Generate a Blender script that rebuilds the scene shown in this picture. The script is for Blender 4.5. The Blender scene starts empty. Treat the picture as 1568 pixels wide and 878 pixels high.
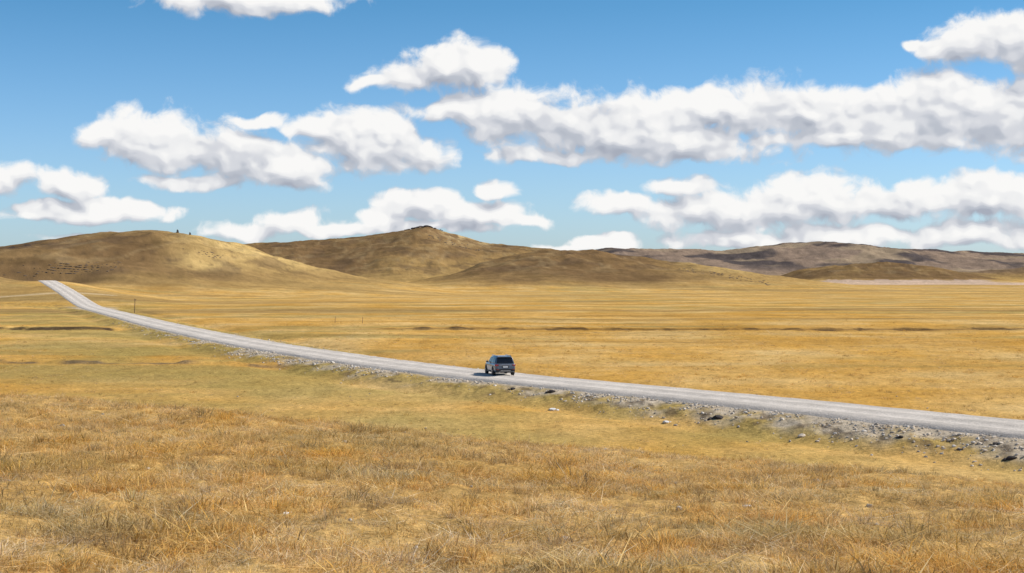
import bpy, bmesh, math, random
import numpy as np
from mathutils import Vector, Matrix
rng = np.random.default_rng(7)
random.seed(7)
scene = bpy.context.scene
F = 2400.0; HY = 425.0; CX = 784.0; H = 9.5

# ------------------------------------------------------------------ noise
_perm = np.random.default_rng(11).permutation(512)
_perm = np.concatenate([_perm, _perm, _perm])
_ga = np.random.default_rng(5).uniform(0, 2*np.pi, 512)
_gx, _gy = np.cos(_ga), np.sin(_ga)
def perlin(x, y):
    xi = np.floor(x).astype(np.int64); yi = np.floor(y).astype(np.int64)
    xf = x-xi; yf = y-yi
    u = xf*xf*xf*(xf*(xf*6-15)+10); v = yf*yf*yf*(yf*(yf*6-15)+10)
    def g(ix, iy, dx, dy):
        h = _perm[(_perm[ix & 511] + iy) & 511]
        return _gx[h]*dx + _gy[h]*dy
    a = g(xi, yi, xf, yf); b = g(xi+1, yi, xf-1, yf)
    c = g(xi, yi+1, xf, yf-1); d = g(xi+1, yi+1, xf-1, yf-1)
    return ((a+(b-a)*u) + ((c+(d-c)*u)-(a+(b-a)*u))*v)*1.5
def fbm(x, y, o=4, lac=2.03, gain=.5):
    s = 0; a = 1; n = 0
    for i in range(o):
        s = s + a*perlin(x+17.3*i, y-9.1*i); n += a
        x = x*lac; y = y*lac; a *= gain
    return s/n*1.3
def ss(a, b, x):
    t = np.clip((x-a)/(b-a), 0, 1); return t*t*(3-2*t)

# ------------------------------------------------------------------ road line
def W(px, py, z):
    d = (H-z)*F/(py-HY); return ((px-CX)/F*d, d, z)
def WD(px, py, d):
    return ((px-CX)/F*d, d, H-(py-HY)*d/F)
ctrl = [W(1568,653,.95), W(1400,636,.95), W(1200,616,.92), W(1000,597,.88), W(850,583,.82), W(765,575,.8),
        W(600,556,.7), W(500,542,.6), W(400,527,.5), W(300,508,.45), W(240,495,.4), W(200,485,.35), W(165,476.5,.3),
        WD(138,469.5,505), WD(122,460,545), WD(106,449,585), WD(88,438,630), WD(72,429.5,675)]
p0, p1 = np.array(ctrl[0]), np.array(ctrl[1])
dirr = (p0-np.array(ctrl[2])); dirr[2] = 0; dirr /= np.linalg.norm(dirr)
pre = [p0+dirr*150, p0+dirr*90, p0+dirr*40]
last = np.array(ctrl[-1])
post = [last+np.array([-14, 45, -1.0]), last+np.array([-40, 110, -4.0]), last+np.array([-70,190,-6.0])]
P = np.array([list(p) for p in pre] + [list(p) for p in ctrl] + [list(p) for p in post])
def catmull(P, n):
    out = []
    for i in range(1, len(P)-2):
        a, b, c, d = P[i-1], P[i], P[i+1], P[i+2]
        for k in range(n):
            t = k/n
            out.append(.5*((2*b)+(-a+c)*t+(2*a-5*b+4*c-d)*t*t+(-a+3*b-3*c+d)*t**3))
    out.append(P[-2]); return np.array(out)
R = catmull(P, 6)
for _ in range(4):
    R[1:-1] = (R[:-2]+2*R[1:-1]+R[2:])/4
def road_dist(X, Y):
    best = np.full(X.shape, 1e9); zz = np.zeros(X.shape); side = np.zeros(X.shape)
    m = (Y > -120) & (Y < 1000) & (X > -400) & (X < 250)
    xs, ys = X[m], Y[m]
    b = np.full(xs.shape, 1e9); z = np.zeros(xs.shape); sd = np.zeros(xs.shape)
    for i in range(len(R)-1):
        ax, ay, az = R[i]; bx, by, bz = R[i+1]
        dx, dy = bx-ax, by-ay; L = dx*dx+dy*dy
        t = np.clip(((xs-ax)*dx+(ys-ay)*dy)/L, 0, 1)
        qx = xs-(ax+t*dx); qy = ys-(ay+t*dy)
        d = np.sqrt(qx*qx+qy*qy); k = d < b
        b[k] = d[k]; z[k] = (az+t*(bz-az))[k]
        sd[k] = np.sign(dx*qy-dy*qx)[k]
    best[m] = b; zz[m] = z; side[m] = sd
    return best, zz, side

# ------------------------------------------------------------------ terrain
def prof(pts, d):
    xs = [(p[0]-CX)/F*d for p in pts]; zs = [max(0, H+(HY-p[1])*d/F) for p in pts]
    return np.array(xs), np.array(zs)
hills = {
 'A': (1100, 400, 500, [(-700,400),(-300,388),(0,382),(60,379),(120,373),(200,366),(250,362.5),(295,362.5),(350,371),(400,382),(450,396),(500,409),(560,422),(640,433),(720,447)]),
 'B': (2100, 700, 900, [(-400,400),(200,392),(300,384),(390,376),(450,372),(520,366),(590,358),(628,352),(645,349),(665,353),(700,363),(745,375),(800,380),(870,387),(940,396),(1000,406),(1060,416),(1130,427),(1230,440)]),
 'C': (1500, 600, 500, [(480,447),(560,443),(640,434),(700,419),(745,402),(780,392),(820,386),(870,384),(930,387.5),(1000,395),(1060,403),(1130,415),(1200,427),(1280,437),(1380,447)]),
 'D': (4500, 1500, 1500, [(700,425),(800,400),(880,388),(930,382),(1000,384),(1100,386),(1150,379),(1200,374),(1240,371.5),(1290,374),(1340,380),(1400,383),(1450,387),(1568,390),(1750,394),(2100,400)]),
 'E': (2600, 450, 500, [(1170,437),(1200,427),(1240,414),(1290,406),(1340,401.5),(1390,405),(1440,414),(1490,427),(1540,436)]),
 'G': (3200, 500, 700, [(1360,432),(1430,418),(1500,416),(1568,410),(1700,402),(2000,400)]),
 'F': (700, 190, 120, [(-700,380),(-300,385),(-100,394),(0,407),(35,416),(70,429),(100,441),(130,452),(160,458)]),
}
hp = {k: prof(v[3], v[0]) for k, v in hills.items()}
def hill_layers(X, Y):
    out = {}
    wx = X + 22*fbm(X/260, Y/260, 3)
    for k, (d0, wf, wb, _) in hills.items():
        xs, zs = hp[k]
        z = np.interp(wx if k != 'F' else X, xs, zs, left=zs[0]*1.0, right=0 if zs[-1] < 2 else zs[-1])
        dy0 = 0
        if k in 'AC': dy0 = 60*np.sin(X/170.0)
        t = (Y-(d0+dy0))
        t = np.where(t < 0, -t/(wf*(1+.18*fbm(X/200, Y*0+3, 2))), t/wb)
        f = 1-ss(0, 1, t)
        f = f**1.1
        out[k] = z*f
    return out
def base_terrain(X, Y):
    hl = hill_layers(X, Y)
    s = 0
    for v in hl.values(): s = s+np.maximum(v, 0)**6
    hz = s**(1/6)
    amp = np.clip(hz/25, 0, 1)
    rid = 1-np.abs(fbm(X/90, Y/170, 4))*2
    big = np.clip(hz/60, 0, 1)
    hz = hz + amp*(fbm(X/150, Y/150, 5)*2.6 + (rid-.6)*3.4) + np.clip(hz/8,0,1)*(.9*fbm(X/25,Y/25,4)) + big*5*fbm(X/240, Y/300+7, 4)*ss(2500,3500,Y)*2
    r = np.sqrt(X*X+Y*Y)
    und = .28*fbm(X/45, Y/70, 3)*ss(60, 160, r)
    tus = (.10*fbm(X/2.2, Y/2.2, 3))*(1-ss(300, 700, r)) + .07*fbm(X/.7, Y/.7, 2)*(1-ss(50,90,r))
    Xc = np.clip(X, -32, 24)
    ze = 4.2-.033*Xc; Ye = 49.4-.54*Xc + 2.5*fbm(X/14, Y/60+5, 2)
    zl = np.maximum(7.2-(7.2-ze)*Y/Ye, 0)
    zl = np.where(Y < 0, 7.2, zl)
    wid = np.clip(42-.15*Xc, 30, 50)
    kn = zl*(1-ss(0, 1, (Y-Ye)/wid))
    kn = kn*(1-ss(60,160,np.abs(X)))
    kn = kn + .18*fbm(X/9, Y/9, 3)*(kn > .1)*np.clip(kn/3,0,1)
    yb = bank_y(X); bm = bank_m(X)
    st = ss(-.8, 0.3, Y-yb)*(1-ss(0, 24, Y-yb))*.38*bm
    dt = -.2*np.exp(-((Y-yb+3)/3)**2)*bm
    yb2 = bank2_y(X)
    st2 = ss(-1.0, 0.3, Y-yb2)*(1-ss(0, 12, Y-yb2))*.3*ss(.0,.2,fbm(X/9,X*0+8,2)+.1)*(X < -22)*(X > -60)
    return hz+und+tus+kn+st+dt+st2, hz, kn, hl
def bank_y(X): return 288+6*fbm(X/60, X*0+2.2, 4)+2*fbm(X/9, X*0+5.2, 2)-.02*X
def bank_m(X):
    right = ss(-28, -16, X)*(.45+.5*ss(-.2,.25,fbm(X/7,X*0+9,4)))
    left = (X < -66)*ss(-.45,-.1,fbm(X/7,X*0+1.4,4))
    return np.clip(right+left, 0, 1)
def bank2_y(X): return 172-.18*(X+40)+2*fbm(X/20, X*0+7, 2)
def terrain(X, Y, full=False):
    z, hz, kn, hl = base_terrain(X, Y)
    d, zr, side = road_dist(X, Y)
    far = ss(440, 560, Y)
    bw = 5.2 + 40*far + 1.2*fbm(X/6, Y/6, 2)
    t = (d-3.55)/bw
    k = 1-ss(0, 1, t)
    k = np.where(t < 0, 1, .45*k+.55*np.clip(1-t, 0, 1))
    k = np.where(d > 80, 0, k)
    rough = (.16*fbm(X/1.3, Y/1.3, 3)+.12*fbm(X/4,Y/4,2))*np.clip(k*(1-k)*4, 0, 1)*(1-far)
    dit = -.35*np.exp(-((d-9.5)/2.2)**2)*(1-far)*(Y > 60)
    zz = z*(1-k)+(zr-.22)*k+rough+dit
    if full: return zz, hz, kn, hl, d, k, side
    return zz

thf = np.radians(np.arange(-26, 26.001, .062))
thb = np.radians(np.concatenate([np.arange(28, 332, 4.0)]))
th = np.concatenate([thf, thb])
rr = [1.0]
while rr[-1] < 30000:
    r = rr[-1]
    k = .05 if r < 9 else (.011 if r < 14 else (.0062 if r < 5000 else .08))
    rr.append(r*(1+k))
rr = np.array(rr)
nr, nt = len(rr), len(th)
TH, RR = np.meshgrid(th, rr)
X = RR*np.sin(TH); Y = RR*np.cos(TH)
X = X.ravel(); Y = Y.ravel()
Z, hz, kn, hl, rd, rk, side = terrain(X, Y, True)

def col(c): return np.array(c)[None, :]
def mix(a, b, t): return a+(b-a)*t[:, None]
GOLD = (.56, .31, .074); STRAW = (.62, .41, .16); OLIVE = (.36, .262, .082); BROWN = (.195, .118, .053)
TAN = (.39, .25, .092); GRAV = (.51, .42, .31); SALT = (.58, .43, .34)
n = len(X); C = np.repeat(col(GOLD), n, 0)
rad = np.sqrt(X*X+Y*Y)
C = mix(C, col(STRAW), np.clip(.42+1.0*fbm(X/18, Y/30, 4), 0, 1))
C = mix(C, col((.50,.26,.052)), ss(.0, .35, fbm(X/130+3, Y/38, 5))*.6*ss(90,140,rad))
C = mix(C, col((.31,.235,.08)), np.clip(.65*ss(.05, .40, fbm(X/95+4, Y/26, 5)), 0, 1)*ss(70, 120, rad))
C = mix(C, col((.31,.20,.075)), .75*ss(.02,.32,fbm(X/400, Y/70+11, 5))*ss(250,400,rad))
C = mix(C, col((.44,.275,.10)), .7*(1-ss(55, 85, rad)))
sgn = side[np.argmin((X-0)**2+(Y-110)**2)]
cam_side = (side == sgn)
hollow = np.exp(-((rd-14)/16)**2)*(Y > 70)*(Y < 420)
C = mix(C, col(OLIVE), np.clip(hollow*cam_side*(.45+1.2*fbm(X/14, Y/20, 4)), 0, .7))
C = mix(C, col(STRAW), .2*ss(420, 800, Y)*(hz < 6))
hm = ss(.8, 9, hz)
C = mix(C, col(TAN), hm*.9)
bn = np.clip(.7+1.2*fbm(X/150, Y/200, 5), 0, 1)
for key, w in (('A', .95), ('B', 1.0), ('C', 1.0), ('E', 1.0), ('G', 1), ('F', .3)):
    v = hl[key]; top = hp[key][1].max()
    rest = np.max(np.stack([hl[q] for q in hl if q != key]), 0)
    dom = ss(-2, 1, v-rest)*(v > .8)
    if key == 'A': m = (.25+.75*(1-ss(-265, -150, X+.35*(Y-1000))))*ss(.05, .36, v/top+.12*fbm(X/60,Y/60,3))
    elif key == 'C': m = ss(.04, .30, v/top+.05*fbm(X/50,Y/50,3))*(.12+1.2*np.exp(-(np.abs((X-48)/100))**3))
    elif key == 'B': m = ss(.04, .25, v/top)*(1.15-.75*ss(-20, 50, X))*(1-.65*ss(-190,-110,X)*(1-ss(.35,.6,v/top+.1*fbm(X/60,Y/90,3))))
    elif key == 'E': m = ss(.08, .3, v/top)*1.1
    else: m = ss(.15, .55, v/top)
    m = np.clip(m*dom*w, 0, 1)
    C = mix(C, col(BROWN), np.clip(m*(.6+.55*bn), 0, 1))  # brown vegetation, with cloud shadow and slope shading also put into the colour
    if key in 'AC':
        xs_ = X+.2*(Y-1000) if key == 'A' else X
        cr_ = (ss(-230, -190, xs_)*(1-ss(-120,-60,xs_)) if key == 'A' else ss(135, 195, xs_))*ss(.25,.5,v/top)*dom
        C = mix(C, col((.66,.455,.175)), np.clip(cr_*(.5+.6*fbm(X/40,Y/80,4)), 0, .85))  # pale right flanks: sunlit slope contrast painted into the ground colour
bs = ss(-100,-80,X)*(1-ss(-30,10,X))*ss(.55,.8,hl['B']/hp['B'][1].max())*ss(-.15,.2,fbm(X/20,Y/40,4))
C = mix(C, col((.58,.42,.20)), np.clip(bs*.75,0,1))  # bright right crest of hill B, its sunlit look put into the colour
far = ss(2900, 3600, Y)*ss(2, 15, hz)
fb = ss(-.08, .14, fbm(X/170, Y/380, 6))*ss(12,45,hz)
C = mix(C, mix(np.repeat(col((.26,.185,.13)), n, 0), col((.09,.072,.066)), fb), far)
C = mix(C, col((.36,.265,.165)), far*ss(.12,.35,fbm(X/260+4,Y/300,5))*.75)
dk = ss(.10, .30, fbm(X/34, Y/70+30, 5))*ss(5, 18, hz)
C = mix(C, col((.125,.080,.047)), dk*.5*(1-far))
sp_ = ss(.30, .42, fbm(X/7, Y/14+3, 3))*ss(4, 14, hz)*(Y < 2600)
C = mix(C, col((.11,.073,.042)), sp_*.4)
ero = ss(.78, .97, 1-np.abs(fbm(X/55+9, Y/150, 4))*2)*ss(8, 20, hz)*(1-far)
C = mix(C, col((.46,.33,.16)), ero*.22)
sc = np.exp(-(((X+315)/38)**2+((Y-930)/32)**2))*ss(-.2,.1,fbm(X/9,Y/12,3)); C = mix(C, col((.08,.058,.045)), np.clip(sc*1.5,0,.9))
sp = ss(.0, .5, 1-(((X-560)/230)**2+((Y-2150)/210)**2)+.9*fbm(X/60, Y/130, 4))*(hz < 6); C = mix(C, col(SALT), sp*.7)
sp = ss(.0, .3, 1-(((X-560)/420)**2+((Y-1500)/24)**2)+.7*fbm(X/90, Y/130, 3))*(hz < 6); C = mix(C, col(SALT), sp*.4)
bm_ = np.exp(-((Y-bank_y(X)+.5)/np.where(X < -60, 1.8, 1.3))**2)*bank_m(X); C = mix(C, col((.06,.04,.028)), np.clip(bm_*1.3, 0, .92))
b2 = np.exp(-((Y-bank2_y(X))/1.3)**2)*(X < -22)*(X > -60)*ss(-.2,.2,fbm(X/7,X*0+8,3)); C = mix(C, col((.13,.10,.07)), np.clip(b2, 0, .8))
b3 = np.exp(-((Y-(600+.1*X+8*np.sin(X/30)))/4)**2)*(X < -150); C = mix(C, col((.65,.5,.3)), b3*.7)
for yy, ww in ((228, 1.1), (255, 1.0), (345, 2.0), (385, 2.6), (450, 3.2)):
    ll = np.exp(-((Y-(yy+.03*X+.03*yy*fbm(X/70, X*0+yy, 3)))/ww)**2)*(X > -20-(yy > 300)*120)*ss(-.15,.25,fbm(X/30,X*0+yy*1.7,4)); C = mix(C, col((.22,.145,.055)), ll*.65)
edge = ss(.03, .5, rk)*(1-ss(480, 560, Y))
rub = np.clip(edge*(.75+1.5*fbm(X/3.2, Y/3.2, 3)), 0, 1)*ss(-.15,.1,fbm(X/13+3,Y/13,3)+.012*(X+6)+.1*(rk>.6))
C = mix(C, col(OLIVE), edge*.65)
C = mix(C, col(GRAV), rub*.9)
C = mix(C, col((.12,.085,.055)), ss(.22, .45, fbm(X/1.7+20, Y/1.7, 3))*np.clip(edge*1.5,0,1)*cam_side*.7)
C = mix(C, col(GRAV), ss(.8, .98, rk)*(1-ss(480,520,Y))*.8)
C *= (1+.18*fbm(X/3.5, Y/3.5, 3)+.10*fbm(X/1.1,Y/1.1,2))[:, None]
C *= (1+ss(120,300,rad)*(.16*fbm(X/12, Y/12, 4)+.28*fbm(X/60,Y/14,4)))[:, None]
C = np.clip(C, .02, .9)

idx = np.arange(nr*nt).reshape(nr, nt)
a = idx[:-1, :]; b = idx[1:, :]
a2 = np.roll(a, -1, 1); b2_ = np.roll(b, -1, 1)
quads = np.stack([a.ravel(), a2.ravel(), b2_.ravel(), b.ravel()], 1)
quads = quads[:, ::-1]
cv = n
tris = np.stack([np.full(nt, cv), idx[0], np.roll(idx[0], -1)], 1)[:, ::-1]
me = bpy.data.meshes.new('ground')
co = np.concatenate([np.stack([X, Y, Z], 1), [[0, 0, 7.2]]]).astype(np.float32)
me.vertices.add(n+1); me.vertices.foreach_set('co', co.ravel())
loops = np.concatenate([quads.ravel(), tris.ravel()])
me.loops.add(len(loops)); me.loops.foreach_set('vertex_index', loops.astype(np.int32))
me.polygons.add(len(quads)+len(tris))
st_ = np.concatenate([np.arange(len(quads))*4, len(quads)*4+np.arange(len(tris))*3])
me.polygons.foreach_set('loop_start', st_.astype(np.int32))
me.update(calc_edges=True)
me.polygons.foreach_set('use_smooth', np.ones(len(me.polygons), bool))
at = me.color_attributes.new('tint', 'FLOAT_COLOR', 'POINT')
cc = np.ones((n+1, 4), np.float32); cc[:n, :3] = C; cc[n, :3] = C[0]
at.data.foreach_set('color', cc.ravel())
ground = bpy.data.objects.new('ground', me); scene.collection.objects.link(ground)

# ------------------------------------------------------------------ material helpers
def newmat(name):
    m = bpy.data.materials.new(name); m.use_nodes = True
    nt_ = m.node_tree; nt_.nodes.clear(); return m, nt_
def N(nt_, t, **kw):
    nd = nt_.nodes.new(t)
    for k, v in kw.items(): setattr(nd, k, v)
    return nd
def simple(name, colr, rough=.6, metal=0, var=.15, scale=8, coat=0, spec=.5):
    m, t = newmat(name)
    o = N(t, 'ShaderNodeOutputMaterial'); p = N(t, 'ShaderNodeBsdfPrincipled')
    nz = N(t, 'ShaderNodeTexNoise'); nz.inputs['Scale'].default_value = scale; nz.inputs['Detail'].default_value = 4
    tc = N(t, 'ShaderNodeTexCoord'); t.links.new(tc.outputs['Object'], nz.inputs['Vector'])
    r = N(t, 'ShaderNodeValToRGB'); r.color_ramp.elements[0].position = .3; r.color_ramp.elements[1].position = .7
    r.color_ramp.elements[0].color = tuple(c*(1-var) for c in colr)+(1,)
    r.color_ramp.elements[1].color = tuple(min(1, c*(1+var)) for c in colr)+(1,)
    t.links.new(nz.outputs['Fac'], r.inputs[0]); t.links.new(r.outputs[0], p.inputs['Base Color'])
    p.inputs['Roughness'].default_value = rough; p.inputs['Metallic'].default_value = metal
    p.inputs['Coat Weight'].default_value = coat; p.inputs['Specular IOR Level'].default_value = spec
    t.links.new(p.outputs[0], o.inputs[0]); return m

def ground_mat(name, scales, bump, rough=.95):
    m, t = newmat(name); L = t.links.new
    o = N(t, 'ShaderNodeOutputMaterial'); p = N(t, 'ShaderNodeBsdfDiffuse')
    at = N(t, 'ShaderNodeAttribute', attribute_name='tint')
    g = N(t, 'ShaderNodeNewGeometry')
    prev = at.outputs['Color']; hsum = None
    for sc, amp, det in scales:
        nz = N(t, 'ShaderNodeTexNoise'); nz.inputs['Scale'].default_value = sc; nz.inputs['Detail'].default_value = det
        nz.inputs['Roughness'].default_value = .65
        L(g.outputs['Position'], nz.inputs['Vector'])
        mr = N(t, 'ShaderNodeMapRange'); mr.inputs['From Min'].default_value = .3; mr.inputs['From Max'].default_value = .7
        mr.inputs['To Min'].default_value = 1-amp; mr.inputs['To Max'].default_value = 1+amp
        L(nz.outputs['Fac'], mr.inputs['Value'])
        vm = N(t, 'ShaderNodeVectorMath', operation='SCALE'); L(prev, vm.inputs[0]); L(mr.outputs[0], vm.inputs['Scale'])
        prev = vm.outputs[0]
        hsum = nz.outputs['Fac'] if hsum is None else hsum
    L(prev, p.inputs['Color'])
    bp = N(t, 'ShaderNodeBump'); bp.inputs['Strength'].default_value = bump; bp.inputs['Distance'].default_value = .12
    L(hsum, bp.inputs['Height']); L(bp.outputs[0], p.inputs['Normal'])
    L(p.outputs[0], o.inputs[0]); return m
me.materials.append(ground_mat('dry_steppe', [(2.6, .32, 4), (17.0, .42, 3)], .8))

# ------------------------------------------------------------------ road
seg = [R[0]]
for i in range(len(R)-1):
    L_ = np.linalg.norm(R[i+1]-R[i]); k = max(1, int(L_/1.2))
    for j in range(1, k+1): seg.append(R[i]+(R[i+1]-R[i])*j/k)
S = np.array(seg)
T = np.gradient(S, axis=0); T[:, 2] = 0; T /= np.linalg.norm(T, axis=1)[:, None]
Nn = np.stack([-T[:, 1], T[:, 0]], 1)
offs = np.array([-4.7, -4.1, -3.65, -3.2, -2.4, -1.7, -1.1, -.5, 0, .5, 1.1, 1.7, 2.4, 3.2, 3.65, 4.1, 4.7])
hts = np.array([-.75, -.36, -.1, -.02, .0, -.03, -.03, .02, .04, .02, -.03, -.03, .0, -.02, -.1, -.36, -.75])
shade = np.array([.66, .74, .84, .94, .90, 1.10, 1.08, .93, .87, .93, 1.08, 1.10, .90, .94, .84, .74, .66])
vs = []; cs = []
arc = np.arange(len(S))*1.2
for j, o_ in enumerate(offs):
    jit = .28*fbm(arc/4.0, arc*0+j*0.7, 3)*(1 if abs(o_) > 3 else 0)
    o2 = o_+jit
    x = S[:, 0]+Nn[:, 0]*o2; y = S[:, 1]+Nn[:, 1]*o2
    z = S[:, 2]+hts[j]+.03*fbm(x/1.5, y/1.5, 2)
    vs.append(np.stack([x, y, z], 1))
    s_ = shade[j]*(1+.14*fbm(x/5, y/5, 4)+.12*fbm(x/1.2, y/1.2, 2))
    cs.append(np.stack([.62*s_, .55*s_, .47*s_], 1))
V = np.stack(vs, 1); Cc = np.stack(cs, 1)
ns, no = V.shape[:2]
ri = np.arange(ns*no).reshape(ns, no)
q = np.stack([ri[:-1, :-1].ravel(), ri[1:, :-1].ravel(), ri[1:, 1:].ravel(), ri[:-1, 1:].ravel()], 1)
rm = bpy.data.meshes.new('gravel_road')
rm.from_pydata(V.reshape(-1, 3).tolist(), [], q[:, ::-1].tolist()); rm.update()
rm.polygons.foreach_set('use_smooth', np.ones(len(rm.polygons), bool))
at = rm.color_attributes.new('tint', 'FLOAT_COLOR', 'POINT')
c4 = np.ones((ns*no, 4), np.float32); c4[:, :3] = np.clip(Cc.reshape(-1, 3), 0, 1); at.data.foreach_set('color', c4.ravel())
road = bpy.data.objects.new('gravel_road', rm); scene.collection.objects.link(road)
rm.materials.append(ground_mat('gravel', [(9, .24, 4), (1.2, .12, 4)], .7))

# ------------------------------------------------------------------ instancing helper
def instancer(name, pts, scl, rot, tint, coll, extra=None):
    m = bpy.data.meshes.new(name)
    k = len(pts); m.vertices.add(k); m.vertices.foreach_set('co', np.asarray(pts, np.float32).ravel())
    a_ = m.attributes.new('scl', 'FLOAT_VECTOR', 'POINT'); a_.data.foreach_set('vector', np.asarray(scl, np.float32).ravel())
    a_ = m.attributes.new('rot', 'FLOAT_VECTOR', 'POINT'); a_.data.foreach_set('vector', np.asarray(rot, np.float32).ravel())
    a_ = m.attributes.new('tuft', 'FLOAT_VECTOR', 'POINT'); a_.data.foreach_set('vector', np.asarray(tint, np.float32).ravel())
    ob = bpy.data.objects.new(name, m); scene.collection.objects.link(ob)
    g = bpy.data.node_groups.new(name+'_scatter', 'GeometryNodeTree')
    g.interface.new_socket('Geometry', in_out='INPUT', socket_type='NodeSocketGeometry')
    g.interface.new_socket('Geometry', in_out='OUTPUT', socket_type='NodeSocketGeometry')
    gi = g.nodes.new('NodeGroupInput'); go = g.nodes.new('NodeGroupOutput')
    ci = g.nodes.new('GeometryNodeCollectionInfo'); ci.inputs['Collection'].default_value = coll
    ci.inputs['Separate Children'].default_value = True; ci.inputs['Reset Children'].default_value = True
    ip = g.nodes.new('GeometryNodeInstanceOnPoints'); ip.inputs['Pick Instance'].default_value = True
    na = g.nodes.new('GeometryNodeInputNamedAttribute'); na.data_type = 'FLOAT_VECTOR'; na.inputs[0].default_value = 'scl'
    nb = g.nodes.new('GeometryNodeInputNamedAttribute'); nb.data_type = 'FLOAT_VECTOR'; nb.inputs[0].default_value = 'rot'
    L = g.links.new
    L(gi.outputs[0], ip.inputs['Points']); L(ci.outputs[0], ip.inputs['Instance'])
    L(na.outputs[0], ip.inputs['Scale'])
    try:
        er = g.nodes.new('FunctionNodeEulerToRotation'); L(nb.outputs[0], er.inputs[0]); L(er.outputs[0], ip.inputs['Rotation'])
    except Exception: L(nb.outputs[0], ip.inputs['Rotation'])
    rv = g.nodes.new('FunctionNodeRandomValue'); rv.data_type = 'INT'
    for s_ in rv.inputs:
        if s_.enabled and s_.name == 'Max': s_.default_value = 50
    for o_ in rv.outputs:
        if o_.enabled: L(o_, ip.inputs['Instance Index'])
    L(ip.outputs[0], go.inputs[0])
    md = ob.modifiers.new('scatter', 'NODES'); md.node_group = g
    return ob

# ------------------------------------------------------------------ grass tufts
gm, t = newmat('dry_grass'); L = t.links.new
o = N(t, 'ShaderNodeOutputMaterial')
at = N(t, 'ShaderNodeAttribute', attribute_name='tuft', attribute_type='INSTANCER')
bl = N(t, 'ShaderNodeAttribute', attribute_name='blade')
mul = N(t, 'ShaderNodeVectorMath', operation='MULTIPLY'); L(at.outputs['Vector'], mul.inputs[0]); L(bl.outputs['Color'], mul.inputs[1])
df = N(t, 'ShaderNodeBsdfDiffuse'); tl = N(t, 'ShaderNodeBsdfTranslucent'); ms = N(t, 'ShaderNodeMixShader'); ms.inputs[0].default_value = .35
L(mul.outputs[0], df.inputs[0]); L(mul.outputs[0], tl.inputs[0]); L(df.outputs[0], ms.inputs[1]); L(tl.outputs[0], ms.inputs[2]); L(ms.outputs[0], o.inputs[0])
gcoll = bpy.data.collections.new('grass_tufts')
def tuft(i, nb, hmin, hmax, rad_, wid, lean, lying=.2):
    vs = []; fs = []; cl = []
    for k in range(nb):
        r = rad_*math.sqrt(random.random()); a = random.uniform(0, 6.283)
        x0, y0 = r*math.cos(a), r*math.sin(a)
        h = random.uniform(hmin, hmax); ly = random.random() < lying
        az = a+random.gauss(0, 1.1); ln = random.uniform(.1, lean)*h*(1 if not ly else 2.6)
        if ly: h *= .22
        dx, dy = math.cos(az), math.sin(az); fa = random.uniform(0, 3.1416)
        wx, wy = math.cos(fa)*wid*.5, math.sin(fa)*wid*.5
        b0 = len(vs); steps = [0, .55, 1.0]; ws = [1, .8, .15]
        for s_, w in zip(steps, ws):
            cx = x0+dx*ln*s_**1.8; cy = y0+dy*ln*s_**1.8; cz = h*(s_-.12*s_*s_)-.01
            if ly: cz += .03
            vs += [(cx-wx*w, cy-wy*w, cz), (cx+wx*w, cy+wy*w, cz)]
        fs += [(b0, b0+1, b0+3, b0+2), (b0+2, b0+3, b0+5, b0+4)]
        v = random.uniform(.72, 1.22); pale = random.random()
        c = (v, v*(1+.10*(pale-.5)), v*(1+.8*(pale-.4))) if pale > .18 else (v*.55, v*.52, v*.55)
        if ly and random.random() < .45: c = (v*1.15, v*1.32, v*1.9)
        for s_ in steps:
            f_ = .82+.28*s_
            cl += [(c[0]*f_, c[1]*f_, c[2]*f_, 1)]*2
    m = bpy.data.meshes.new('grass_tuft'); m.from_pydata(vs, [], fs); m.update()
    ca = m.color_attributes.new('blade', 'FLOAT_COLOR', 'POINT'); ca.data.foreach_set('color', np.array(cl, np.float32).ravel())
    m.materials.append(gm); ob = bpy.data.objects.new('grass_tuft', m); gcoll.objects.link(ob)
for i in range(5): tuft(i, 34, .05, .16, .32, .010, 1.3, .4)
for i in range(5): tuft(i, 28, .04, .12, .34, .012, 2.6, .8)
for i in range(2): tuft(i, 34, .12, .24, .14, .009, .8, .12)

def scatter(rmin, rmax, dens, umax=.46):
    rs = np.linspace(rmin, rmax, 400); w = rs*dens(rs)*2*umax
    tot = int(np.trapezoid(w, rs) if hasattr(np, 'trapezoid') else np.trapz(w, rs))
    cdf = np.cumsum(w); cdf /= cdf[-1]
    r = np.interp(rng.random(tot), cdf, rs); u = rng.uniform(-umax, umax, tot)
    return r*np.sin(u), r*np.cos(u), r
x1, y1, r1 = scatter(9, 75, lambda r: 36*np.minimum(1, (20/r))**1.15, .42)
x2, y2, r2 = scatter(75, 420, lambda r: 1.9*(75/r)**1.5*(1-ss(220, 420, r)), .42)
x = np.concatenate([x1, x2]); y = np.concatenate([y1, y2]); r = np.concatenate([r1, r2])
d_, zr_, sd_ = road_dist(x, y)
pn = fbm(x/3.0, y/3.0, 4); pn2 = fbm(x/16+7, y/16, 3)
keep = (d_ > 4.6) & ((d_ > 8.5) | (rng.random(len(x)) < .30)) & (rng.random(len(x)) < np.clip(.85+1.0*pn, .42, 1)) & (np.abs(y-bank_y(x)+1) > 2)
x, y, r, d_, sd_, pn, pn2 = [q_[keep] for q_ in (x, y, r, d_, sd_, pn, pn2)]
z, hz_, kn_, hl_, dd_, rk_, _s = terrain(x, y, True)
k = len(x)
s = rng.uniform(.62, 1.15, k)*(1+.55*np.clip(pn, -.5, .6)+.3*np.clip(pn2,-.4,.5))
s = np.where(rng.random(k) < .025, s*1.6, s)
farr = ss(75, 200, r)
hollow = np.exp(-((d_-14)/16)**2)*(y > 70)*(sd_ == sgn)
s *= (1-.4*hollow)
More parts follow.
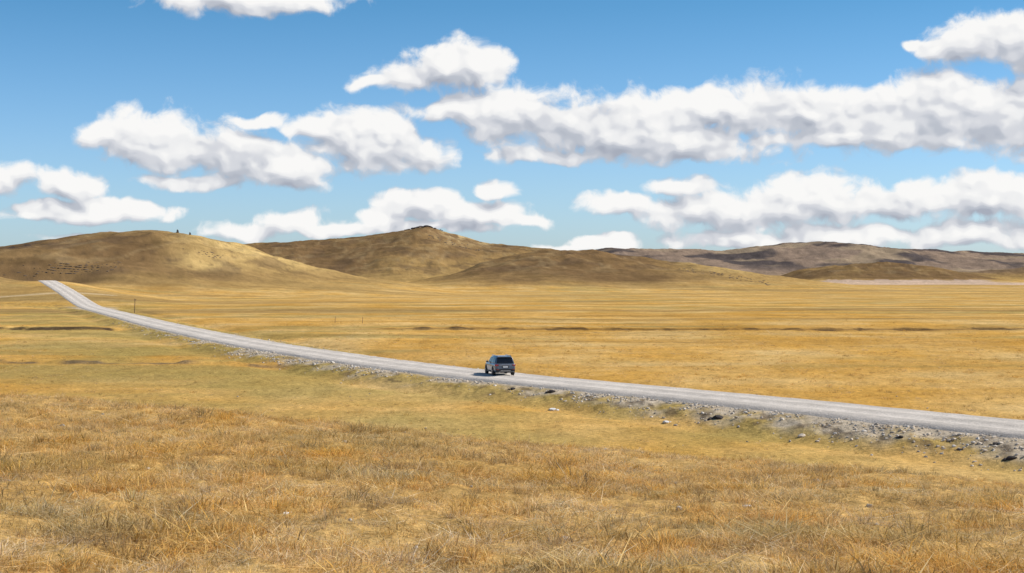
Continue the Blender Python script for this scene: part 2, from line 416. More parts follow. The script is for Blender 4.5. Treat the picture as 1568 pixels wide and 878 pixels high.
wd = s*(1+.8*farr)
sc3 = np.stack([wd*rng.uniform(.9, 1.3, k), wd*rng.uniform(.9, 1.3, k), s], 1)
ro3 = np.stack([rng.normal(0, .16, k), rng.normal(0, .16, k), rng.uniform(0, 6.28, k)], 1)
tint = np.repeat(col((.81, .505, .145)), k, 0)
tint = mix(tint, col((.90, .67, .335)), np.clip(.32+1.5*fbm(x/1.8, y/1.8, 3)+rng.normal(0, .28, k), 0, 1))
tint = mix(tint, col((.81, .45, .08)), np.clip(ss(-.05, .4, pn)*.55+.35*ss(0,.4,pn2), 0, 1))
tint = mix(tint, col((.42, .30, .145)), .6*ss(.02, .36, fbm(x/1.5+40, y/1.5, 3))*(1-farr))
tint = mix(tint, col((.48, .39, .16)), .45*ss(.05, .40, fbm(x/8+13, y/5, 4))*(1-farr))
tint = mix(tint, col((.50, .365, .11)), np.clip(hollow*(.45+1.1*fbm(x/14, y/20, 4)), 0, .7))
tint = mix(tint, col((.36, .27, .10)), (rng.random(k) < .08)*.7)
tint *= rng.uniform(.75, 1.18, k)[:, None]
tint *= (1+.14*fbm(x/6,y/6,3))[:, None]
tint *= (1-.12*farr)[:, None]
instancer('grass', np.stack([x, y, z], 1), sc3, ro3, np.clip(tint, 0, .95), gcoll)
print('tufts', k)

# ------------------------------------------------------------------ stones
def rockmesh(name, seed, sub=2):
    bm = bmesh.new(); bmesh.ops.create_icosphere(bm, subdivisions=sub, radius=1)
    rs = random.Random(seed)
    pl = [(Vector((rs.gauss(0,1), rs.gauss(0,1), rs.gauss(0,1))).normalized(), rs.uniform(.55, .85)) for _ in range(7)]
    for v in bm.verts:
        for nrm, dd in pl:
            e = v.co.dot(nrm)-dd
            if e > 0: v.co -= nrm*e
        v.co.z *= .7
    m = bpy.data.meshes.new(name); bm.to_mesh(m); bm.free(); return m
rmat, t = newmat('stone'); L = t.links.new
o = N(t, 'ShaderNodeOutputMaterial'); p = N(t, 'ShaderNodeBsdfPrincipled'); p.inputs['Roughness'].default_value = .9
at = N(t, 'ShaderNodeAttribute', attribute_name='tuft', attribute_type='INSTANCER')
nz = N(t, 'ShaderNodeTexNoise'); nz.inputs['Scale'].default_value = 2; nz.inputs['Detail'].default_value = 5
tc = N(t, 'ShaderNodeTexCoord'); L(tc.outputs['Object'], nz.inputs['Vector'])
mr = N(t, 'ShaderNodeMapRange'); mr.inputs['To Min'].default_value = .6; mr.inputs['To Max'].default_value = 1.4; L(nz.outputs['Fac'], mr.inputs[0])
vm = N(t, 'ShaderNodeVectorMath', operation='SCALE'); L(at.outputs['Vector'], vm.inputs[0]); L(mr.outputs[0], vm.inputs['Scale'])
L(vm.outputs[0], p.inputs['Base Color']); L(p.outputs[0], o.inputs[0])
rcoll = bpy.data.collections.new('stones')
for i in range(5):
    m = rockmesh('stone', i); m.materials.append(rmat); rcoll.objects.link(bpy.data.objects.new('stone', m))
k = 40000
ii = rng.integers(0, len(S)-1, k)
w = (S[ii, 1] < 330) & (S[ii, 1] > 40); ii = ii[w]; k = len(ii)
sg = np.where(rng.random(k) < .88, 1, -1)
tn = np.array([0., 110.]); jj = np.argmin((S[:, 0])**2+(S[:, 1]-135)**2)
camsign = np.sign(np.dot(Nn[jj], tn-S[jj, :2]))
o_ = sg*camsign*(3.6+np.abs(rng.normal(0, 2.0, k)))
x = S[ii, 0]+Nn[ii, 0]*o_+rng.normal(0, .5, k); y = S[ii, 1]+Nn[ii, 1]*o_+rng.normal(0, .5, k)
f_ = fbm(x/13+3, y/13, 3)+.012*(x+6)+.35*fbm(x/3, y/3, 2)
kp = (f_ > -.02) | (rng.random(k) < .10); x, y = x[kp], y[kp]; k = len(x)
s = .035+.10*rng.random(k)**3
s = np.where(rng.random(k) < .010, s*1.9, s)
xa, ya, ra = scatter(12, 60, lambda r: .04+0*r); xb, yb_, rb = scatter(60, 140, lambda r: .01+0*r)
xs_, ys_ = np.concatenate([xa, xb]), np.concatenate([ya, yb_])
x = np.concatenate([x, xs_]); y = np.concatenate([y, ys_]); s = np.concatenate([s, .04+.06*rng.random(len(xs_))**2])
k = len(x); z = terrain(x, y)
tint = np.repeat(col((.55, .46, .355)), k, 0)*rng.uniform(.65, 1.3, k)[:, None]
tint = mix(tint, col((.66, .60, .52)), (rng.random(k) < .25)*.8)
tint[-len(xs_):] *= .7
instancer('roadside_stones', np.stack([x, y, z+s*.15], 1), np.stack([s*rng.uniform(.7, 1.4, k), s*rng.uniform(.7, 1.4, k), s], 1),
          np.stack([rng.normal(0, .2, k), rng.normal(0, .2, k), rng.uniform(0, 6.28, k)], 1), tint, rcoll)

def place(px, py, z=None):
    u = (px-CX)/F; v = (HY-py)/F
    ds = np.geomspace(14, 3500, 1400); zz = terrain(u*ds, ds); ray = H+v*ds
    hit = np.where(ray < zz)[0]
    i = hit[0] if len(hit) else -1
    return Vector((u*ds[i], ds[i], zz[i]))

def joinrocks(name, items, colr):
    bm = bmesh.new()
    for i, (c, s_, rz) in enumerate(items):
        m = rockmesh('tmp', i+50, 2); tmp = bmesh.new(); tmp.from_mesh(m)
        M = Matrix.Translation(c) @ Matrix.Rotation(rz, 4, 'Z') @ Matrix.Diagonal((s_[0], s_[1], s_[2], 1))
        tmp.transform(M); m2 = bpy.data.meshes.new('t2'); tmp.to_mesh(m2); bm.from_mesh(m2); tmp.free()
        bpy.data.meshes.remove(m); bpy.data.meshes.remove(m2)
    m = bpy.data.meshes.new(name); bm.to_mesh(m); bm.free()
    m.materials.append(simple(name+'_stone', colr, .9, var=.35, scale=1.5)); ob = bpy.data.objects.new(name, m); scene.collection.objects.link(ob); return ob
for (px, py, s_) in ((846, 630, .30), (1020, 648, .26), (1143, 777, .07), (80, 816, .07), (437, 790, .06)):
    c = place(px, py); joinrocks('white_boulder', [(c+Vector((0, 0, .1*s_)), (s_*1.5, s_, s_*.7), random.random()*3), (c+Vector((s_*1.2, .1, 0)), (s_*.7, s_*.6, s_*.5), 1)], (.62, .60, .56))
for (px, py, s_) in ((1100, 643, .40), (845, 601, .28), (785, 597, .24), (1525, 683, .2), (1470, 690, .18), (1380, 672, .16), (1550, 703, .26)):  # near-black rock lumps; the largest stands in for the culvert's dark hole
    c = place(px, py); joinrocks('dark_bank_spot', [(c, (s_*1.2, s_, s_*.9), random.random()*3), (c+Vector((-s_*1.3, .1, -.05)), (s_*.8, s_*.6, s_*.6), 1), (c+Vector((s_*1.5, .1, -.05)), (s_*.6, s_*.6, s_*.4), 2)], (.045, .034, .028))
def hilltop(px, d):
    u = (px-CX)/F; ds = np.linspace(d-250, d+250, 500); zz = terrain(u*ds, ds); a_ = (zz-H)/ds; i = np.argmax(a_)
    return Vector((u*ds[i], ds[i], zz[i]))
its = []
for i in range(34):
    px = 645+random.gauss(4, 14); q = hilltop(px, 2100); s_ = random.uniform(1.0, 2.8)*(1 if abs(px-645) < 14 else .6)
    its.append((q+Vector((0, random.uniform(-8, 3), s_*.1)), (s_*1.7, s_, s_*.75), random.random()*3))
joinrocks('rock_outcrop', its, (.12, .095, .08))
its = []
for i in range(60):
    px = random.uniform(655, 735); py = 357+(px-655)*.26+random.uniform(-1, 5)
    q = place(px, py+4); s_ = random.uniform(.4, 1.3); its.append((q, (s_*1.6, s_, s_*.7), random.random()*3))
joinrocks('scattered_hill_rocks', its, (.16, .12, .09))
its = []
for i in range(40):
    px = random.gauss(322, 14); py = 391+(px-322)*.25+random.uniform(-3, 5)
    q = place(px, py); s_ = random.uniform(.25, .75); its.append((q, (s_*1.6, s_, s_*.6), random.random()*3))
for i in range(150):
    px = random.gauss(112, 34); py = 413+random.gauss(0, 4)-(px-105)*.08
    q = place(px, py); s_ = random.uniform(.25, .8); its.append((q, (s_*1.6, s_, s_*.5), random.random()*3))
for i in range(100):
    px = random.uniform(1040, 1180); py = 410+(px-1040)*.17+random.uniform(-2, 4)
    q = place(px, py); s_ = random.uniform(.3, .8); its.append((q, (s_*2, s_, s_*.6), random.random()*3))
joinrocks('scattered_hill_rocks', its, (.13, .095, .07))
for px, hh in ((272, 2.0), (291, 1.7)):
    c = hilltop(px, 1100); its = []
    for lv in range(5):
        rr_ = (1-lv/5.5)*hh*.5
        for q in range(max(1, 5-lv)):
            a_ = q*6.283/max(1, 5-lv)+lv; s_ = hh*.2
            its.append((c+Vector((math.cos(a_)*rr_*.55, math.sin(a_)*rr_*.55, lv*hh*.2)), (s_*1.2, s_*1.1, s_), a_))
    joinrocks('stone_cairn', its, (.10, .085, .075))

# ------------------------------------------------------------------ posts
wood = simple('weathered_wood', (.16, .10, .06), .9, scale=20)
def bmobj(name, bm, mat, parent=None, bevel=0, smooth=False):
    m = bpy.data.meshes.new(name); bm.to_mesh(m); bm.free(); m.materials.append(mat)
    ob = bpy.data.objects.new(name, m); scene.collection.objects.link(ob)
    if parent: ob.parent = parent
    if bevel:
        b_ = ob.modifiers.new('bevel', 'BEVEL'); b_.width = bevel; b_.segments = 3; b_.limit_method = 'ANGLE'; b_.angle_limit = math.radians(35)
    if smooth:
        m.polygons.foreach_set('use_smooth', np.ones(len(m.polygons), bool))
    return ob
for nm, px, py, h_, r_ in (('utility_pole', 206, 479, 3.8, .10), ('fence_post', 513, 496, 1.3, .05), ('fence_post', 555, 497, 1.2, .05)):
    dd = H*F/(py-HY); x_ = (px-CX)/F*dd; zz = float(terrain(np.array([x_]), np.array([dd]))[0])
    bm = bmesh.new(); bmesh.ops.create_cone(bm, cap_ends=True, segments=10, radius1=r_, radius2=r_*.75, depth=h_+.4, matrix=Matrix.Translation((0, 0, h_/2-.2)))
    if nm == 'utility_pole':
        bmesh.ops.create_cube(bm, size=1, matrix=Matrix.Translation((0, 0, h_-.35)) @ Matrix.Diagonal((.6, .1, .12, 1)))
        for sx in (-.25, .25): bmesh.ops.create_cone(bm, cap_ends=True, segments=8, radius1=.05, radius2=.03, depth=.18, matrix=Matrix.Translation((sx, 0, h_-.2)))
    else:
        bmesh.ops.create_cone(bm, cap_ends=True, segments=10, radius1=r_*.75, radius2=.01, depth=.1, matrix=Matrix.Translation((0, 0, h_+.05)))
    ob = bmobj(nm, bm, wood); ob.location = (x_, dd, zz); ob.rotation_euler = (.02, .03, .5)

# ------------------------------------------------------------------ car (SUV): local +Y = forward, origin on the ground
paint = simple('blue_grey_paint', (.095, .13, .18), .3, .35, .05, 3, coat=.8)
glass = simple('tinted_glass', (.006, .007, .009), .06, 0, .05, 3, spec=.7)
black = simple('black_plastic', (.015, .015, .016), .55, 0, .1, 20)
rubber = simple('tyre_rubber', (.018, .018, .018), .85, 0, .15, 30)
alloy = simple('alloy', (.35, .35, .36), .3, .9, .05, 10)
red = simple('tail_lamp_red', (.42, .012, .01), .2, 0, .1, 10, coat=1)
white = simple('plate_white', (.7, .7, .68), .5, 0, .05, 10)
chrome = simple('chrome', (.6, .6, .6), .15, 1, .03, 10)
car = bpy.data.objects.new('suv_car', None); scene.collection.objects.link(car)
def box(name, mat, c, s_, bevel=.02, rot=None):
    bm = bmesh.new(); bmesh.ops.create_cube(bm, size=1, matrix=Matrix.Diagonal((s_[0], s_[1], s_[2], 1)))
    ob = bmobj(name, bm, mat, car, bevel); ob.location = c
    if rot: ob.rotation_euler = rot
    return ob
def loft(name, mat, st, bevel=0, sub=1):
    bm = bmesh.new(); rings = []
    for y_, pts in st:
        ring = [bm.verts.new((px_, y_, pz_)) for px_, pz_ in pts]
        ring += [bm.verts.new((-px_, y_, pz_)) for px_, pz_ in reversed(pts)]
        rings.append(ring)
    for a_, b_ in zip(rings[:-1], rings[1:]):
        n_ = len(a_)
        for i in range(n_):
            bm.faces.new((a_[i], a_[(i+1) % n_], b_[(i+1) % n_], b_[i]))
    bm.faces.new(rings[0][::-1]); bm.faces.new(rings[-1])
    bmesh.ops.recalc_face_normals(bm, faces=bm.faces)
    ob = bmobj(name, bm, mat, car, bevel, smooth=False)
    if sub:
        b_ = ob.modifiers.new('bv', 'BEVEL'); b_.width = .05; b_.segments = 3; b_.limit_method = 'ANGLE'; b_.angle_limit = math.radians(28)
        for p_ in ob.data.polygons: p_.use_smooth = True
    return ob
def sec(w, zb, zt, wt=None):
    wt = wt or w*.93
    return [(w*.90, zb), (w*.985, zb+.12), (w, zb+(zt-zb)*.5), (w*.985, zb+(zt-zb)*.8), (wt, zt)]
body = loft('body', paint, [(-2.34, sec(.84, .42, 1.00)), (-2.28, sec(.91, .34, 1.06)), (-1.9, sec(.945, .30, 1.10)), (-.6, sec(.95, .28, 1.08)),
                            (.75, sec(.95, .28, 1.05)), (1.2, sec(.945, .28, 1.03)), (1.9, sec(.93, .30, .98)), (2.22, sec(.88, .34, .88)), (2.34, sec(.76, .40, .76))])
cab = loft('cabin', paint, [(-2.2, [(.83, 1.03), (.81, 1.12), (.78, 1.18)]), (-1.98, [(.85, 1.05), (.76, 1.40), (.68, 1.62)]), (-1.75, [(.86, 1.05), (.77, 1.45), (.66, 1.69)]),
                            (-.6, [(.87, 1.05), (.78, 1.47), (.66, 1.73)]), (.25, [(.87, 1.03), (.77, 1.44), (.64, 1.68)]), (.65, [(.86, 1.02), (.78, 1.30), (.62, 1.52)]), (1.25, [(.84, .98), (.80, 1.02), (.74, 1.04)])])
def quad(name, mat, vs_, th_=.012):
    bm = bmesh.new(); vv = [bm.verts.new(v_) for v_ in vs_]; bm.faces.new(vv)
    ob = bmobj(name, bm, mat, car); s2 = ob.modifiers.new('solid', 'SOLIDIFY'); s2.thickness = th_; s2.offset = 0; return ob
quad('rear_window', glass, [(-.76, -2.245, 1.12), (.76, -2.245, 1.12), (.66, -2.03, 1.58), (-.66, -2.03, 1.58)], .03)
box('rear_spoiler', paint, (0, -2.03, 1.66), (1.24, .28, .045), .015)
for sx in (-1, 1):
    n_ = 'left' if sx < 0 else 'right'
    quad(n_+'_rear_quarter_window', glass, [(sx*.865, -2.0, 1.13), (sx*.875, -1.42, 1.13), (sx*.735, -1.42, 1.59), (sx*.745, -1.83, 1.53)], .03)
    quad(n_+'_rear_door_window', glass, [(sx*.875, -1.35, 1.13), (sx*.875, -.48, 1.12), (sx*.735, -.48, 1.62), (sx*.735, -1.35, 1.60)], .03)
    quad(n_+'_front_door_window', glass, [(sx*.875, -.40, 1.12), (sx*.87, .72, 1.10), (sx*.735, .22, 1.57), (sx*.735, -.40, 1.61)], .03)
    box(n_+'_roof_rail', chrome, (sx*.62, -.7, 1.755), (.04, 2.1, .04), .012)
    for yy in (-1.65, -.7, .25): box(n_+'_rail_foot', black, (sx*.62, yy, 1.725), (.04, .09, .05), .008)
    box(n_+'_mirror', paint, (sx*1.03, .55, 1.14), (.2, .14, .15), .04)
    box(n_+'_sill', black, (sx*.925, 0, .33), (.09, 2.5, .14), .02)
    box(n_+'_tail_lamp', red, (sx*.74, -2.335, .93), (.30, .07, .15), .02)
    box(n_+'_tail_lamp_side', red, (sx*.905, -2.2, .94), (.07, .24, .13), .02)
    box(n_+'_headlamp', white, (sx*.72, 2.27, .72), (.26, .12, .12), .03)
    box(n_+'_reflector', red, (sx*.72, -2.425, .56), (.2, .02, .04), .005)
    box(n_+'_door_handle', chrome, (sx*.955, -.62, .95), (.03, .16, .025), .008)
    for yy in (-1.42, 1.42):
        fr = 'rear' if yy < 0 else 'front'
        bm = bmesh.new(); bmesh.ops.create_cone(bm, cap_ends=True, segments=32, radius1=.43, radius2=.43, depth=.05, matrix=Matrix.Rotation(math.pi/2, 4, 'Y'))
        ob = bmobj(n_+'_'+fr+'_arch', bm, black, car); ob.location = (sx*.935, yy, .40)
        bm = bmesh.new(); bmesh.ops.create_cone(bm, cap_ends=True, segments=36, radius1=.365, radius2=.365, depth=.25, matrix=Matrix.Rotation(math.pi/2, 4, 'Y'))
        ob = bmobj(n_+'_'+fr+'_wheel', bm, rubber, car, .04); ob.location = (sx*.865, yy, .365)
        bm = bmesh.new(); bmesh.ops.create_cone(bm, cap_ends=True, segments=24, radius1=.09, radius2=.07, depth=.05, matrix=Matrix.Rotation(math.pi/2, 4, 'Y'))
        for q in range(5):
            bmesh.ops.create_cube(bm, size=1, matrix=Matrix.Rotation(q*2*math.pi/5, 4, 'X') @ Matrix.Translation((0, 0, .14)) @ Matrix.Diagonal((.03, .06, .24, 1)))
        ob = bmobj(n_+'_'+fr+'_rim', bm, alloy, car); ob.location = (sx*1.0, yy, .365)
box('rear_bumper', black, (0, -2.35, .50), (1.72, .14, .24), .04)
box('bumper_step', chrome, (0, -2.425, .44), (.9, .02, .05), .008)
box('tailgate_panel', paint, (0, -2.345, .80), (1.5, .05, .38), .02)
box('tailgate_trim', chrome, (0, -2.375, .97), (1.1, .02, .035), .006)
box('plate_recess', black, (0, -2.375, .79), (.62, .015, .20), .01)
box('licence_plate', white, (0, -2.388, .79), (.46, .012, .14), .004)
box('rear_wiper', black, (.12, -2.21, 1.24), (.5, .02, .02), .004, (0, -.15, 0))
quad('windscreen', glass, [(-.74, 1.20, 1.07), (.74, 1.20, 1.07), (.62, .50, 1.61), (-.62, .50, 1.61)], .03)
box('grille', black, (0, 2.33, .66), (1.0, .05, .22), .02)
box('underbody', black, (0, 0, .33), (1.6, 4.2, .16), .03)
box('exhaust', chrome, (-.55, -2.40, .34), (.12, .1, .06), .02)
car.location = W(765, 573.5, .8)
cx_, cy_ = car.location.x, car.location.y
ii_ = np.argmin((S[:, 0]-cx_)**2+(S[:, 1]-cy_)**2); car.location.z = S[ii_, 2]+.01
car.rotation_euler = (0, 0, math.radians(13))

# ------------------------------------------------------------------ light + sky
el = math.radians(41); az = math.radians(82)
sd = Vector((math.sin(az)*math.cos(el), math.cos(az)*math.cos(el), math.sin(el)))
sl = bpy.data.lights.new('sun', 'SUN'); sl.energy = 4.8; sl.angle = math.radians(.5); sl.color = (1, .95, .88)
so = bpy.data.objects.new('sun', sl); scene.collection.objects.link(so); so.rotation_euler = sd.to_track_quat('Z', 'Y').to_euler(); so.location = (100, 50, 200)

blobs = [(365,0,125,28),(440,-4,60,22),
 (160,206,42,28),(215,222,70,40),(285,234,84,50),(360,248,72,48),(440,260,56,32),(290,280,80,14),
 (405,186,40,12),(530,216,60,44),(595,226,66,48),(648,242,46,38),(485,198,42,18),
 (690,110,72,38),(625,126,62,26),(735,108,32,32),(575,130,30,10),
 (700,170,88,22),(790,186,90,54),(870,198,100,60),(960,211,105,52),(1050,222,90,36),(850,236,110,20),
 (1085,166,80,30),(1160,164,76,46),(1240,177,95,50),(1330,182,98,50),(1420,170,98,54),(1510,176,90,56),(1600,179,90,66),(1300,209,150,16),
 (1500,72,82,42),(1580,76,80,50),(1400,74,22,11),(1440,80,44,20),
 (1045,289,46,20),(945,318,54,18),(1100,331,112,32),(1230,317,105,38),(1370,314,105,38),(1500,311,102,38),(1610,311,90,36),(1130,368,110,15),(1300,361,160,22),(1480,363,160,26),
 (640,319,62,26),(720,330,88,19),(805,336,48,12),(590,338,50,15),(750,293,34,13),(670,350,95,9),
 (445,341,58,20),(385,353,62,17),(495,353,56,13),
 (10,276,60,27),(100,286,56,24),(140,326,110,18),(60,316,45,9),
 (140,368,85,13),(930,374,46,13),(855,382,28,8)]
world = bpy.data.worlds.new('World'); scene.world = world; world.use_nodes = True
wt = world.node_tree; wt.nodes.clear(); L = wt.links.new
bg = bpy.data.node_groups.new('cloud_bodies', 'ShaderNodeTree')
bg.interface.new_socket('P', in_out='INPUT', socket_type='NodeSocketVector')
bg.interface.new_socket('B', in_out='OUTPUT', socket_type='NodeSocketFloat')
gi = bg.nodes.new('NodeGroupInput'); go = bg.nodes.new('NodeGroupOutput'); prev = None
for (bx, by, rx, ry) in blobs:
    u = (bx-CX)/F; a0 = math.atan(u); ca = math.cos(a0)
    v0 = (HY-(by-ry*.08))/F*ca; sx = F/(rx*1.15)/ca**2; sy = F/(ry*1.08)/ca
    ma = bg.nodes.new('ShaderNodeVectorMath'); ma.operation = 'MULTIPLY_ADD'
    bg.links.new(gi.outputs[0], ma.inputs[0]); ma.inputs[1].default_value = (sx, sy, 0); ma.inputs[2].default_value = (-a0*sx, -v0*sy, 0)
    dt = bg.nodes.new('ShaderNodeVectorMath'); dt.operation = 'LENGTH'; bg.links.new(ma.outputs[0], dt.inputs[0])
    if prev is None: prev = dt.outputs['Value']
    else:
        mx = bg.nodes.new('ShaderNodeMath'); mx.operation = 'SMOOTH_MIN'; mx.inputs[2].default_value = .25
        bg.links.new(prev, mx.inputs[0]); bg.links.new(dt.outputs['Value'], mx.inputs[1]); prev = mx.outputs[0]
sb = bg.nodes.new('ShaderNodeMath'); sb.operation = 'SUBTRACT'; sb.inputs[0].default_value = 1; bg.links.new(prev, sb.inputs[1])
bg.links.new(sb.outputs[0], go.inputs[0])
def nmath(g_, op, a_, b_=None, c_=None):
    nd = g_.nodes.new('ShaderNodeMath'); nd.operation = op
    for i, q_ in enumerate((a_, b_, c_)):
        if q_ is None: continue
        if isinstance(q_, (int, float)): nd.inputs[i].default_value = q_
        else: g_.links.new(q_, nd.inputs[i])
    return nd.outputs[0]
dg = bpy.data.node_groups.new('cloud_billows', 'ShaderNodeTree')
dg.interface.new_socket('P', in_out='INPUT', socket_type='NodeSocketVector')
dg.interface.new_socket('D', in_out='OUTPUT', socket_type='NodeSocketFloat')
gi = dg.nodes.new('NodeGroupInput'); go = dg.nodes.new('NodeGroupOutput')
def vor(scale, smooth):
    v_ = dg.nodes.new('ShaderNodeTexVoronoi'); v_.voronoi_dimensions = '2D'; v_.feature = 'SMOOTH_F1'; v_.inputs['Scale'].default_value = scale
    v_.inputs['Smoothness'].default_value = smooth; v_.inputs['Detail'].default_value = 0
    dg.links.new(gi.outputs[0], v_.inputs['Vector']); return v_.outputs['Distance']
n1 = dg.nodes.new('ShaderNodeTexNoise'); n1.noise_dimensions = '2D'; n1.inputs['Scale'].default_value = 14; n1.inputs['Detail'].default_value = 3; n1.inputs['Roughness'].default_value = .5
dg.links.new(gi.outputs[0], n1.inputs['Vector'])
v1, v2 = vor(36, .6), vor(90, .5)
sA = nmath(dg, 'MULTIPLY_ADD', n1.outputs['Fac'], 2.4, -1.2)
sB = nmath(dg, 'MULTIPLY_ADD', v1, -.90, .36)
sC = nmath(dg, 'MULTIPLY_ADD', v2, -.44, .175)
dg.links.new(nmath(dg, 'ADD', nmath(dg, 'ADD', sA, sB), sC), go.inputs[0])

tc = N(wt, 'ShaderNodeTexCoord'); sx_ = N(wt, 'ShaderNodeSeparateXYZ'); L(tc.outputs['Generated'], sx_.inputs[0])
def M(op, a_, b_=None, c_=None, clamp=False):
    nd = N(wt, 'ShaderNodeMath', operation=op); nd.use_clamp = clamp
    for i, q in enumerate((a_, b_, c_)):
        if q is None: continue
        if isinstance(q, (int, float)): nd.inputs[i].default_value = q
        else: L(q, nd.inputs[i])
    return nd.outputs[0]
azn = M('ARCTAN2', sx_.outputs[0], sx_.outputs[1])
hor = M('SQRT', M('ADD', M('MULTIPLY', sx_.outputs[0], sx_.outputs[0]), M('MULTIPLY', sx_.outputs[1], sx_.outputs[1])))
eln = M('DIVIDE', sx_.outputs[2], M('MAXIMUM', hor, .001))
cb = N(wt, 'ShaderNodeCombineXYZ'); L(azn, cb.inputs[0]); L(eln, cb.inputs[1])
P0 = cb.outputs[0]
def warp(src, scale, det, ax, ay):
    w_ = N(wt, 'ShaderNodeTexNoise'); w_.noise_dimensions = '2D'; w_.inputs['Scale'].default_value = scale; w_.inputs['Detail'].default_value = det; w_.inputs['Roughness'].default_value = .55; L(src, w_.inputs['Vector'])
    v_ = N(wt, 'ShaderNodeVectorMath', operation='MULTIPLY_ADD'); L(w_.outputs['Color'], v_.inputs[0]); v_.inputs[1].default_value = (ax, ay, 0)
    s_ = N(wt, 'ShaderNodeVectorMath', operation='SUBTRACT'); L(src, s_.inputs[0]); s_.inputs[1].default_value = (ax/2, ay/2, 0); L(s_.outputs[0], v_.inputs[2])
    return v_.outputs[0]
PW = warp(P0, 24, 2.5, .028, .016)
PB0 = warp(P0, 55, 2.5, .012, .009)
pb = N(wt, 'ShaderNodeVectorMath', operation='MULTIPLY'); L(PB0, pb.inputs[0]); pb.inputs[1].default_value = (1, 1.35, 1); PB = pb.outputs[0]
fr_ = N(wt, 'ShaderNodeTexNoise'); fr_.noise_dimensions = '2D'; fr_.inputs['Scale'].default_value = 60; fr_.inputs['Detail'].default_value = 7; fr_.inputs['Roughness'].default_value = .64; L(PW, fr_.inputs['Vector'])
def off(src, dx, dy):
    nd = N(wt, 'ShaderNodeVectorMath', operation='ADD'); L(src, nd.inputs[0]); nd.inputs[1].default_value = (dx, dy, 0); return nd.outputs[0]
def grp(g_, src):
    nd = N(wt, 'ShaderNodeGroup'); nd.node_tree = g_; L(src, nd.inputs[0]); return nd.outputs[0]
def MR(v, a_, b_, c_, d_, kind='SMOOTHSTEP'):
    nd = N(wt, 'ShaderNodeMapRange'); nd.interpolation_type = kind
    L(v, nd.inputs[0])
    for i, q in enumerate((a_, b_, c_, d_)): nd.inputs[i+1].default_value = q
    return nd.outputs[0]
B0 = grp(bg, PW); B1 = grp(bg, off(PW, .001, .010))
D0 = grp(dg, PB); D1 = grp(dg, off(PB, .0034, .0054))
up = M('SUBTRACT', B1, B0)
F0 = M('ADD', M('SUBTRACT', B0, M('MULTIPLY', M('MAXIMUM', up, 0), .35)), M('MULTIPLY', D0, .48))
F0 = M('ADD', F0, .10)
F0 = M('ADD', F0, M('MULTIPLY_ADD', fr_.outputs['Fac'], 1.0, -.50))
mask = MR(F0, -.12, .40, 0, .985)
mask = M('MULTIPLY', mask, MR(eln, -.004, .012, 0, 1))
relief = M('MULTIPLY', M('SUBTRACT', D0, D1), .68)
lit = M('ADD', M('MULTIPLY_ADD', D0, .20, .64), relief)
lit = M('ADD', lit, M('MULTIPLY_ADD', fr_.outputs['Fac'], .35, -.175))
lit = M('SUBTRACT', lit, M('MULTIPLY', up, .85))
lit = M('SUBTRACT', lit, MR(F0, .30, 1.0, 0, .20))
ramp = N(wt, 'ShaderNodeValToRGB'); cr = ramp.color_ramp; cr.interpolation = 'EASE'
cr.elements[0].position = .0; cr.elements[0].color = (.39, .42, .495, 1)
cr.elements[1].position = 1.0; cr.elements[1].color = (.96, .95, .935, 1)
e = cr.elements.new(.28); e.color = (.50, .53, .595, 1)
e = cr.elements.new(.52); e.color = (.67, .685, .73, 1)
e = cr.elements.new(.76); e.color = (.87, .87, .875, 1)
L(lit, ramp.inputs[0])
sky = N(wt, 'ShaderNodeTexSky', sky_type='NISHITA'); sky.sun_disc = False; sky.sun_elevation = el; sky.sun_rotation = az
sky.altitude = 600; sky.air_density = 1.0; sky.dust_density = 1.0; sky.ozone_density = .8
gr = N(wt, 'ShaderNodeValToRGB'); g2 = gr.color_ramp
g2.elements[0].position = 0; g2.elements[0].color = (.52, .66, .93, 1)
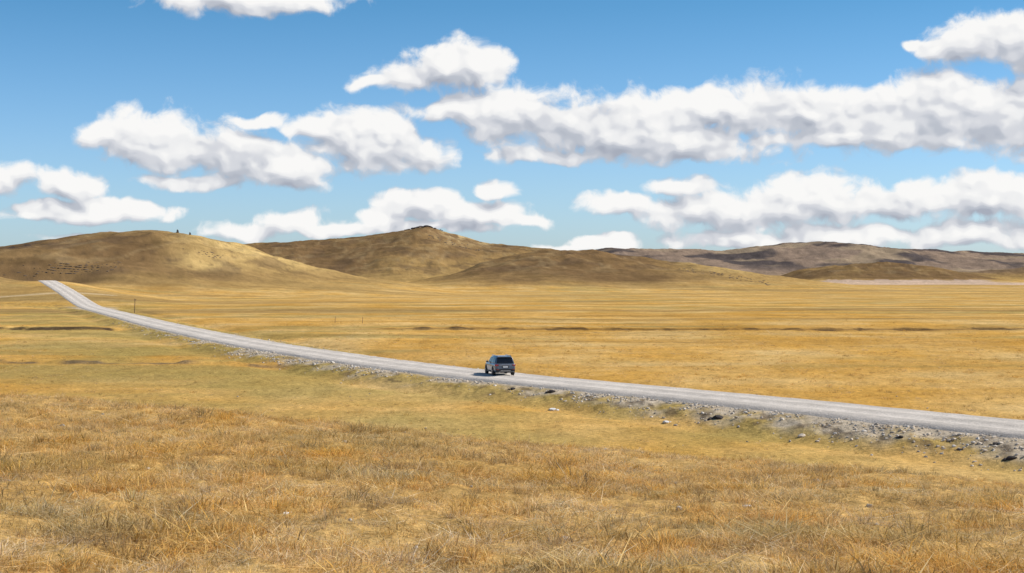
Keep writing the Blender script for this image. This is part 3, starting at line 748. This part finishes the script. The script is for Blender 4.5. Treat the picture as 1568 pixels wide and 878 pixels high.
g2.elements[1].position = 1; g2.elements[1].color = (.42, .50, .56, 1)
e = g2.elements.new(.13); e.color = (.40, .575, .80, 1)
e = g2.elements.new(.28); e.color = (.22, .455, .63, 1)
L(MR(eln, 0, .62, 0, 1, 'LINEAR'), gr.inputs[0])
tn_ = N(wt, 'ShaderNodeVectorMath', operation='MULTIPLY'); L(sky.outputs[0], tn_.inputs[0]); L(gr.outputs[0], tn_.inputs[1])
t2_ = N(wt, 'ShaderNodeVectorMath', operation='SCALE'); L(tn_.outputs[0], t2_.inputs[0]); t2_.inputs['Scale'].default_value = 1.72
bgS = N(wt, 'ShaderNodeBackground'); bgS.inputs[1].default_value = .11; L(t2_.outputs[0], bgS.inputs[0])
bgC = N(wt, 'ShaderNodeBackground'); bgC.inputs[1].default_value = 1.0; L(ramp.outputs[0], bgC.inputs[0])
mxs = N(wt, 'ShaderNodeMixShader'); L(mask, mxs.inputs[0]); L(bgS.outputs[0], mxs.inputs[1]); L(bgC.outputs[0], mxs.inputs[2])
sector = M('MULTIPLY', M('LESS_THAN', M('ABSOLUTE', azn), .50), M('MULTIPLY', M('GREATER_THAN', eln, -.006), M('LESS_THAN', eln, .26)))
outer = N(wt, 'ShaderNodeMixShader'); L(sector, outer.inputs[0]); L(bgS.outputs[0], outer.inputs[1]); L(mxs.outputs[0], outer.inputs[2])
wo = N(wt, 'ShaderNodeOutputWorld'); L(outer.outputs[0], wo.inputs[0])
try:
    world.cycles.sampling_method = 'MANUAL'; world.cycles.sample_map_resolution = 256
except Exception as ex: print(ex)

# ------------------------------------------------------------------ camera
cam = bpy.data.cameras.new('camera'); cam.sensor_width = 36; cam.lens = 36*F/1568; cam.clip_start = .1; cam.clip_end = 60000
co_ = bpy.data.objects.new('camera', cam); scene.collection.objects.link(co_)
co_.location = (0, 0, H); co_.rotation_euler = (math.radians(90)-math.atan((439-HY)/F), 0, 0)
scene.camera = co_
scene.view_settings.view_transform = 'Standard'; scene.view_settings.look = 'None'; scene.view_settings.exposure = 0
